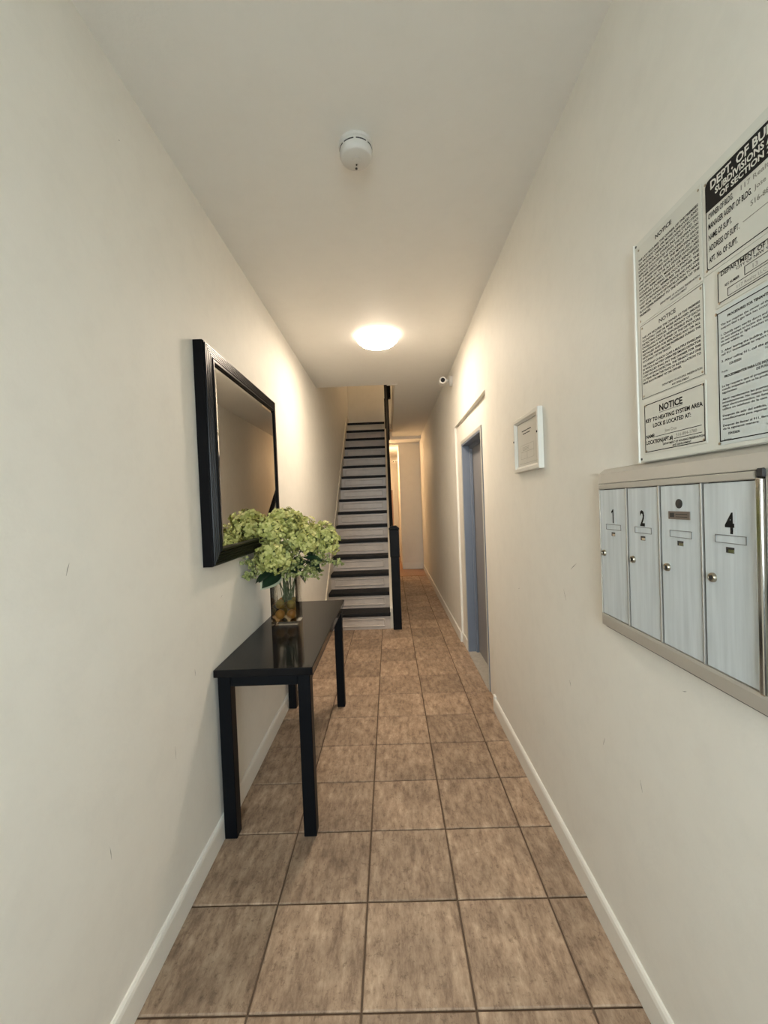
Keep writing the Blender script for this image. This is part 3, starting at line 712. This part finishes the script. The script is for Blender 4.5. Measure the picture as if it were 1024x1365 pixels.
# certificate print
px = XR - .0104
bm = BM()
for a, b, zz in ((1.985, 2.055, 1.7805), (1.925, 1.980, 1.7805), (1.995, 2.04, 1.7665), (1.94, 1.990, 1.7665)): box(bm, px - .0003, px, a, b, zz, zz + .0042)
obj('lettering', bm, 'ink', pp)
bm = BM(); rect_line(bm, 1.895, 2.075, 1.648, 1.715, .0008, px); box(bm, px - .0003, px, 1.895, 2.075, 1.681, 1.682); box(bm, px - .0003, px, 1.985, 1.986, 1.648, 1.682)
for i in range(3): box(bm, px - .0003, px, 1.96, 2.05, 1.703 - i * .007, 1.7042 - i * .007)
box(bm, px - .0003, px, 1.85, 2.10, 1.625, 1.626)
obj('printed_form', bm, 'fade', pp)

# notice board and its sheets
BX = .662
nb = thing('notice_board', 'large white enamel notice board screwed to the right wall above the mailboxes', 'notice board', (XR, .78, 1.537))
bm = BM(); box(bm, BX, XR - .0005, .50, 1.098, 1.537, 2.100, .002); obj('panel', bm, 'board', nb)
bm = BM(); box(bm, BX - .003, XR - .0006, 1.0955, 1.103, 1.537, 2.100, .0015); obj('edge_strip', bm, 'whitew', nb)
for yy, zz in ((1.090, 2.092), (1.089, 1.5455), (.506, 2.092), (.506, 1.5455)):
    bm = BM(); lathe(bm, [(.003, 0), (.003, -.001), (0, -.0015)], (BX, yy, zz), 'x', 12); obj('screw', bm, 'dark', nb)
def sheet(name, lab, y0, y1, z0, z1, mat='paper', holes=True):
    t = tag(None or bpy.data.objects.new(name, None), lab, 'notice', 'notices on the board'); C.objects.link(t)
    t.location = (BX, (y0 + y1) / 2, z0)
    bm = BM(); box(bm, BX - .0012, BX - .0002, y0, y1, z0, z1); obj('sheet', bm, mat, t)
    if holes:
        for a, b in ((y1 - .008, z1 - .008), (y0 + .008, z1 - .008), (y1 - .008, z0 + .008), (y0 + .008, z0 + .008)):
            bm = BM(); lathe(bm, [(.0026, 0), (.0026, -.0008), (0, -.0012)], (BX - .0012, a, b), 'x', 10); obj('rivet', bm, 'brass', t)
    return t
SX = BX - .0015; ks = .0
# A: upper left
t = sheet('wall_notice', 'upper left fine print notice of capital letters, topmost sheet of the left column', .866, 1.0855, 1.888, 2.084)
bm = BM(); text_bm(bm, 'NOTICE', 1.012, .955, 2.0635, .0095, SX, 'fit', .035); obj('heading', bm, 'ink', t); bm = BM()
z = para(bm, 'THE LAW REQUIRES THE OWNER OF THE PREMISES TO PROVIDE ONE OR MORE APPROVED AND OPERATIONAL CARBON MONOXIDE DETECTING DEVICES IN EACH DWELLING UNIT AND TO REPLACE SUCH DEVICES UPON THE EXPIRATION OF THEIR USEFUL LIFE. THE OCCUPANT OF EACH UNIT IS RESPONSIBLE FOR THE MAINTENANCE AND REPAIR OF THE DEVICES INSTALLED AND FOR REPLACING ANY OR ALL DEVICES WHICH ARE STOLEN, REMOVED, MISSING OR RENDERED INOPERABLE DURING THE OCCUPANCY. THE OCCUPANT SHALL REIMBURSE THE OWNER THE COST OF PROVIDING EACH DEVICE AND HAS ONE YEAR FROM THE DATE OF INSTALLATION TO MAKE SUCH REIMBURSEMENT TO THE OWNER OF THE PREMISES.', 42, 1.079, .875, 2.055, .0092, SX, .03, .58)
text_bm(bm, 'DEPARTMENT OF HOUSING PRESERVATION', 1.00, .875, 1.902, .0042, SX, 'fit', .015); text_bm(bm, 'AND DEVELOPMENT', .965, .912, 1.8945, .0042, SX, 'fit', .015)
obj('lettering', bm, 'ink', t)
# B: middle left
t = sheet('wall_notice', 'middle notice of the left column with thin black border and dense paragraphs', .8655, 1.0795, 1.696, 1.884)
bm = BM(); rect_line(bm, .867, 1.078, 1.6975, 1.8825, .0009, SX); obj('border', bm, 'ink', t)
bm = BM(); text_bm(bm, 'NOTICE', 1.006, .948, 1.862, .0095, SX, 'fit', .02); obj('heading', bm, 'ink', t); bm = BM()
z = para(bm, 'THE LAW REQUIRES THE OWNER OF THE PREMISES TO INSTALL ONE OR MORE APPROVED SMOKE DETECTING DEVICES. THE TENANT OF EACH DWELLING UNIT IS RESPONSIBLE FOR THE MAINTENANCE AND REPAIR OF THE DETECTORS INSTALLED AND FOR REPLACING ANY OR ALL DETECTORS WHICH BECOME INOPERABLE DURING THE OCCUPANCY OF THE TENANT.', 44, 1.072, .876, 1.857, .0086, SX, .03, .58)
z = para(bm, 'THE TENANT OF EACH CLASS A MULTIPLE DWELLING IN WHICH A BATTERY OPERATED SMOKE DETECTOR IS INSTALLED SHALL PAY THE OWNER FOR THE COST OF EACH DETECTOR. THE TENANT HAS ONE (1) YEAR FROM THE DATE OF INSTALLATION TO MAKE SUCH PAYMENT TO THE OWNER.', 44, 1.072, .876, z - .003, .0086, SX, .03, .58)
text_bm(bm, 'DEPARTMENT OF HOUSING PRESERVATION', 1.00, .874, 1.7105, .0045, SX, 'fit', .015); text_bm(bm, 'AND DEVELOPMENT', .967, .912, 1.7025, .0045, SX, 'fit', .015)
obj('lettering', bm, 'ink', t)
# C: heating key notice
t = sheet('wall_notice', 'notice about the key to the heating system area, bottom of the left column', .866, 1.074, 1.5555, 1.686, holes=True)
bm = BM(); rect_line(bm, .8695, 1.0705, 1.560, 1.680, .0018, SX); obj('border', bm, 'ink', t)
bm = BM()
text_bm(bm, 'NOTICE', 1.013, .934, 1.654, .0155, SX, 'fit', .035); box(bm, SX - .0003, SX, .934, 1.013, 1.6505, 1.6513); obj('heading', bm, 'ink', t); bm = BM()
text_bm(bm, 'KEY TO HEATING SYSTEM AREA', 1.066, .875, 1.6345, .0095, SX, 'fit', .032)
text_bm(bm, 'LOCK IS LOCATED AT:', 1.038, .909, 1.619, .0095, SX, 'fit', .032)
text_bm(bm, 'NAME:', 1.066, 1.032, 1.595, .0085, SX, 'fit', .032); box(bm, SX - .0003, SX, .879, 1.030, 1.5945, 1.5957)
text_bm(bm, 'LOCATION(APT.#)', 1.066, .968, 1.5795, .0095, SX, 'fit', .032); box(bm, SX - .0003, SX, .879, .963, 1.5795, 1.5807)
text_bm(bm, 'DEPARTMENT OF HOUSING PRESERVATION', 1.003, .872, 1.5705, .0048, SX, 'fit', .022); text_bm(bm, 'AND DEVELOPMENT', .970, .910, 1.5635, .0045, SX, 'fit', .022)
obj('lettering', bm, 'ink', t)
bm = BM(); text_bm(bm, 'Jose Cruz', .995, .955, 1.6005, .0075, SX, 'fit'); text_bm(bm, '516-884-1780', .957, .893, 1.5835, .0075, SX, 'fit'); obj('typed_entry', bm, 'fade', t)
# D: Dept. of Buildings
D0, D1 = .525, .857
t = sheet('wall_notice', 'building owner notice with black heading band, top right of the board', D0, D1 + .006, 1.892, 2.080)
def rrect(y0, y1, z0, z1, r, top=True, bot=True):
    pts = []
    def arc(cy, cz, a0):
        for i in range(6): a = a0 + i * math.pi / 10; pts.append((cy + r * math.cos(a), cz + r * math.sin(a)))
    if top: arc(y1 - r, z1 - r, 0); arc(y0 + r, z1 - r, math.pi / 2)
    else: pts.extend([(y1, z1), (y0, z1)])
    if bot: arc(y0 + r, z0 + r, math.pi); arc(y1 - r, z0 + r, 3 * math.pi / 2)
    else: pts.extend([(y0, z0), (y1, z0)])
    return pts
bm = BM(); prism(bm, rrect(D0 + .004, D1 - .002, 2.0145, 2.0745, .012, True, False), 'x', SX - .0003, SX); obj('heading_band', bm, 'ink', t)
bm = BM(); o_ = rrect(D0 + .004, D1 - .002, 1.8985, 2.0145, .008, False, True); i_ = rrect(D0 + .006, D1 - .004, 1.9005, 2.0145, .006, False, True)
vo = [bm.verts.new((SX, *p)) for p in o_]; vi = [bm.verts.new((SX, *p)) for p in i_]
for k in range(1, len(o_)): bm.faces.new((vo[k], vo[(k + 1) % len(o_)], vi[(k + 1) % len(o_)], vi[k]))
obj('border', bm, 'ink', t)
bm = BM(); HX = SX - .0006
text_bm(bm, 'DEPT. OF BUILDINGS', .841, .640, 2.0525, .0165, HX, 'fit', .03)
text_bm(bm, 'SUBDIVISIONS A AND B', .830, .652, 2.0365, .0125, HX, 'fit', .03)
text_bm(bm, 'OF SECTION 26', .819, .702, 2.0215, .0112, HX, 'fit', .03)
obj('heading', bm, 'board', t)
bm = BM()
for s, e, zz in (('OWNER OF BLDG.', .789, 1.9985), ('MANAGER AGENT OF BLDG.', .750, 1.9785), ('NAME OF SUPT.', .793, 1.957), ('ADDRESS OF SUPT.', .777, 1.935), ('APT. No. OF SUPT.', .781, 1.9125)):
    text_bm(bm, s, .849, e, zz, .0115, SX, 'fit', .022)
obj('lettering', bm, 'ink', t)
bm = BM()
for s, a, e, zz in (('117 Realty LLC', .772, .68, 2.000), ('Jose', .745, .722, 1.980), ('516-884', .753, .71, 1.958)): text_bm(bm, s, a, e, zz, .009, SX, 'fit', .012)
box(bm, SX - .0003, SX, .700, .769, 1.9405, 1.9417)
obj('typed_entry', bm, 'fade', t)
# H: registration plate
t = sheet('wall_notice', 'narrow registration notice with boxed number between the two right hand sheets', .56, .834, 1.814, 1.889)
bm = BM(); rect_line(bm, .563, .829, 1.8215, 1.8815, .0016, SX); rect_line(bm, .62, .768, 1.845, 1.861, .0011, SX); rect_line(bm, .60, .806, 1.826, 1.8415, .001, SX); obj('border', bm, 'ink', t)
bm = BM(); text_bm(bm, 'DEPARTMENT OF HOUSING', .821, .668, 1.8715, .0085, SX, 'fit', .02); text_bm(bm, 'CITY OF NEW YORK', .786, .700, 1.8645, .0050, SX, 'fit', .02); text_bm(bm, 'REG NUMBER', .812, .779, 1.8475, .0050, SX, 'fit', .02); obj('lettering', bm, 'ink', t)
bm = BM(); text_bm(bm, '13', .751, .741, 1.849, .008, SX, 'fit'); text_bm(bm, '117 Realty LLC', .785, .725, 1.8305, .006, SX, 'fit'); obj('typed_entry', bm, 'fade', t)
# E: gas leak procedure sheet
t = sheet('wall_notice', 'large laminated gas leak procedure sheet with thick black border, lower right of board', .575, .836, 1.546, 1.811, 'papercool', holes=False)
bm = BM(); rect_line(bm, .578, .832, 1.5525, 1.8035, .0018, SX); obj('border', bm, 'ink', t)
for a, b in ((.835, 1.8035), (.833, 1.549)):
    bm = BM(); lathe(bm, [(.003, 0), (.003, -.001), (0, -.0014)], (BX - .0012, a, b), 'x', 10); obj('rivet', bm, 'brass', t)
bm = BM(); bb = BM(); LH = .0064; u0, u1 = .824, .590
text_bm(bb, 'PROCEDURES FOR TENANTS REGARDING SUSPECTED GAS LEAKS', .808, .610, 1.788, .0048, SX, 'fit', .035); obj('title', bb, 'ink', t); bb = BM()
def col(lines, z):
    for l in lines:
        if l: text_bm(bm, l, u0, u0 - (u0 - u1) * min(1, len(l) / 74), z, .0041, SX, 'fit', .02)
        z -= LH
    return z
z = col(['The law requires the owner of the premises to advise tenants that when they', 'suspect that a gas leak has occurred, they should take the following actions:', '',
         '1. Quickly open nearby doors and windows and then leave the building at once;', 'do not attempt to locate the leak. Do not turn on or off any electrical units,', 'do not smoke or light matches or lighters, and do not use a house phone or a', 'phone within it.', '',
         '2. After leaving the building, from a safe distance away from the building,', 'call 911 immediately to report the suspected gas leak.', '', '3. After calling 911, call the gas service provider for this building now:'], 1.7765)
text_bm(bb, 'CON EDISON', .806, .779, z - .0035, .0045, SX, 'fit', .03); text_bm(bm, 'Provider', .824, .809, z - .014, .004, SX, 'fit'); text_bm(bm, 'Number', .730, .715, z - .001, .004, SX, 'fit')
obj('provider_name', bb, 'ink', t); bb = BM()
z -= .025
text_bm(bb, 'PROCEDIMIENTOS PARA LOS INQUILINOS CUANDO HAY SOSPECHA', .818, .63, z, .0046, SX, 'fit', .035); text_bm(bb, 'DE FUGA DE GAS', .748, .70, z - .007, .0046, SX, 'fit', .02); obj('title', bb, 'ink', t); bb = BM()
z = col(['La ley requiere que el propietario de la casa o edificio informe a inquilinos', 'cuando sospechan que se ha producido un escape de gas, deben tomar las medidas', 'siguientes:', '',
         '  Abrir rapidamente las puertas y ventanas cercanas y salir del edificio de', '  inmediatamente. No intente localizar el escape de gas. No trate de encender', '  algun electrodomestico, no fumar ni encender fosforos ni encendedores y no', '  utilice un telefono de la casa o un telefono celular dentro del edificio', '',
         '  Despues de salir del edificio, a una distancia segura del edificio llame al', '  inmediatamente para reportar la fuga sospechada.', '', '  Despues de llamar al 911, llame al proveedor de servicio de gas para este', '  de la siguiente manera:'], z - .017)
text_bm(bb, 'CON EDISON', .812, .786, z - .004, .0045, SX, 'fit', .03); text_bm(bm, 'Proveedor', .822, .804, z - .0145, .004, SX, 'fit'); text_bm(bm, 'Numero', .730, .715, z - .001, .004, SX, 'fit')
obj('fine_print', bm, 'print', t); obj('provider_name', bb, 'ink', t)

# ------------------------------------------------------------------ mailboxes
MX = .645
mb = thing('mailbox_unit', 'wall mounted bank of four aluminium mailboxes on the right wall', 'mailbox', (XR, 1.0, 1.045))
bm = BM()
LP = [[bm.verts.new((x, a, b)) for a, b in ((ya_, z0_), (yb_, z0_), (yb_, z1_), (ya_, z1_))] for x, ya_, yb_, z0_, z1_ in (
    (XR - .0005, .690, 1.303, 1.042, 1.536), (MX + .004, .690, 1.290, 1.057, 1.520), (MX - .003, .690, 1.2765, 1.088, 1.4925), (MX - .003, .690, 1.2745, 1.0955, 1.4900), (XR - .004, .690, 1.2745, 1.0955, 1.4900))]
fs = [bm.faces.new((A[k], A[(k + 1) % 4], B[(k + 1) % 4], B[k])) for A, B in zip(LP, LP[1:]) for k in (0, 1, 2)]
bmesh.ops.recalc_face_normals(bm, faces=fs)
box(bm, MX - .004, XR - .002, .735, 1.2740, 1.4735, 1.4888, .002)
obj('bezel', bm, 'bezel', mb)
bm = BM(); box(bm, XR - .018, XR - .001, .70, 1.285, 1.05, 1.51); obj('back_box', bm, 'dark', mb)
bm = BM(); box(bm, MX - .008, XR - .004, .718, .7305, 1.0945, 1.476, .003, 2); obj('side_rail', bm, 'chrome', mb)
bm = BM(); box(bm, MX - .007, XR - .004, .714, .729, 1.4765, 1.4925, .002); obj('corner_block', bm, 'dark', mb)
bm = BM(); box(bm, MX - .002, XR - .004, .69, .717, 1.0945, 1.492, .002); obj('end_cover', bm, 'alu', mb)
DW = [(1.139, 1.2735), (1.0035, 1.1285), (.868, .9925), (.735, .858)]
for i in range(3):
    bm = BM(); a, b = DW[i + 1][1], DW[i][0]; box(bm, MX - .0035, XR - .004, a + .0028, b - .0028, 1.0965, 1.4735, .0012); obj('divider', bm, 'alu', mb)
KY = (1.254, 1.107, .9715, .836)
for i, (a, b) in enumerate(DW):
    bm = BM(); box(bm, MX - .001, MX + .018, a + .001, b - .001, 1.0975, 1.4715, .0015, 2)
    dr = obj('door', bm, 'mail', mb); FX = MX - .001
    bm = BM(); lathe(bm, [(.0095, 0), (.0095, -.003), (.0085, -.0055), (.0060, -.006), (.0055, -.0045), (0, -.0045)], (FX, KY[i], 1.2825), 'x', 24)
    lk = obj('lock', bm, 'brass', dr, smooth=True)
    bm = BM(); lathe(bm, [(.0048, -.0045), (.0048, -.0050), (0, -.0052)], (FX, KY[i], 1.2825), 'x', 16); box(bm, FX - .0062, FX - .0044, KY[i] - .0008, KY[i] + .0008, 1.2785, 1.2865); obj('keyhole', bm, 'dark', dr)
    ya, yb2 = ((1.163, 1.241), (1.028, 1.097), (.892, .961), (.756, .828))[i]
    bm = BM(); rect_line(bm, ya, yb2, 1.3545, 1.3705, .0012, FX, .0012); obj('card_holder', bm, 'holder_shade', dr)
    cy = (ya + yb2) / 2 + .001
    bm = BM(); box(bm, FX - .0004, FX, cy - .0095, cy + .0095, 1.3365, 1.3475); wn = obj('viewing_slot', bm, 'dark', dr)
    bm = BM(); box(bm, FX - .0014, FX - .0005, cy - .0100, cy + .0035, 1.3375, 1.3435); obj('slot_tab', bm, 'chrome', dr)
    if i != 2:
        bm = BM(); wd = (.015, .020, 0, .022)[i]
        if i == 0:
            prism(bm, [(cy + .0008, 1.3745), (cy - .0036, 1.3745), (cy - .0036, 1.4145), (cy - .0006, 1.4145), (cy + .0075, 1.4075), (cy + .0075, 1.4025), (cy + .0008, 1.4065)], 'x', FX - .0009, FX - .0005)
        else: text_bm(bm, ('1', '2', '', '4')[i], cy + wd / 2, cy - wd / 2, 1.3745, .040, FX - .0006, 'fit', .028)
        obj('number', bm, 'ink', dr)
        bm = BM(); box(bm, FX - .0004, FX, cy - .015, cy + .015, 1.3715, 1.4195); obj('number_plate', bm, 'mail', dr)
    else:
        bm = BM(); lathe(bm, [(.0105, 0), (.0105, -.0012), (0, -.002)], (FX, .929, 1.4305), 'x', 24); obj('round_hole', bm, 'dark', dr)
        bm = BM(); box(bm, FX - .002, FX, .895, .963, 1.3955, 1.4135, .0006); npl = obj('name_plate', bm, 'plate', dr)
        bm = BM(); box(bm, FX - .0024, FX - .0019, .943, .957, 1.400, 1.4095); box(bm, FX - .0024, FX - .0019, .902, .938, 1.4062, 1.4078); box(bm, FX - .0024, FX - .0019, .902, .938, 1.4005, 1.4018); obj('emblem', bm, 'dark', npl)
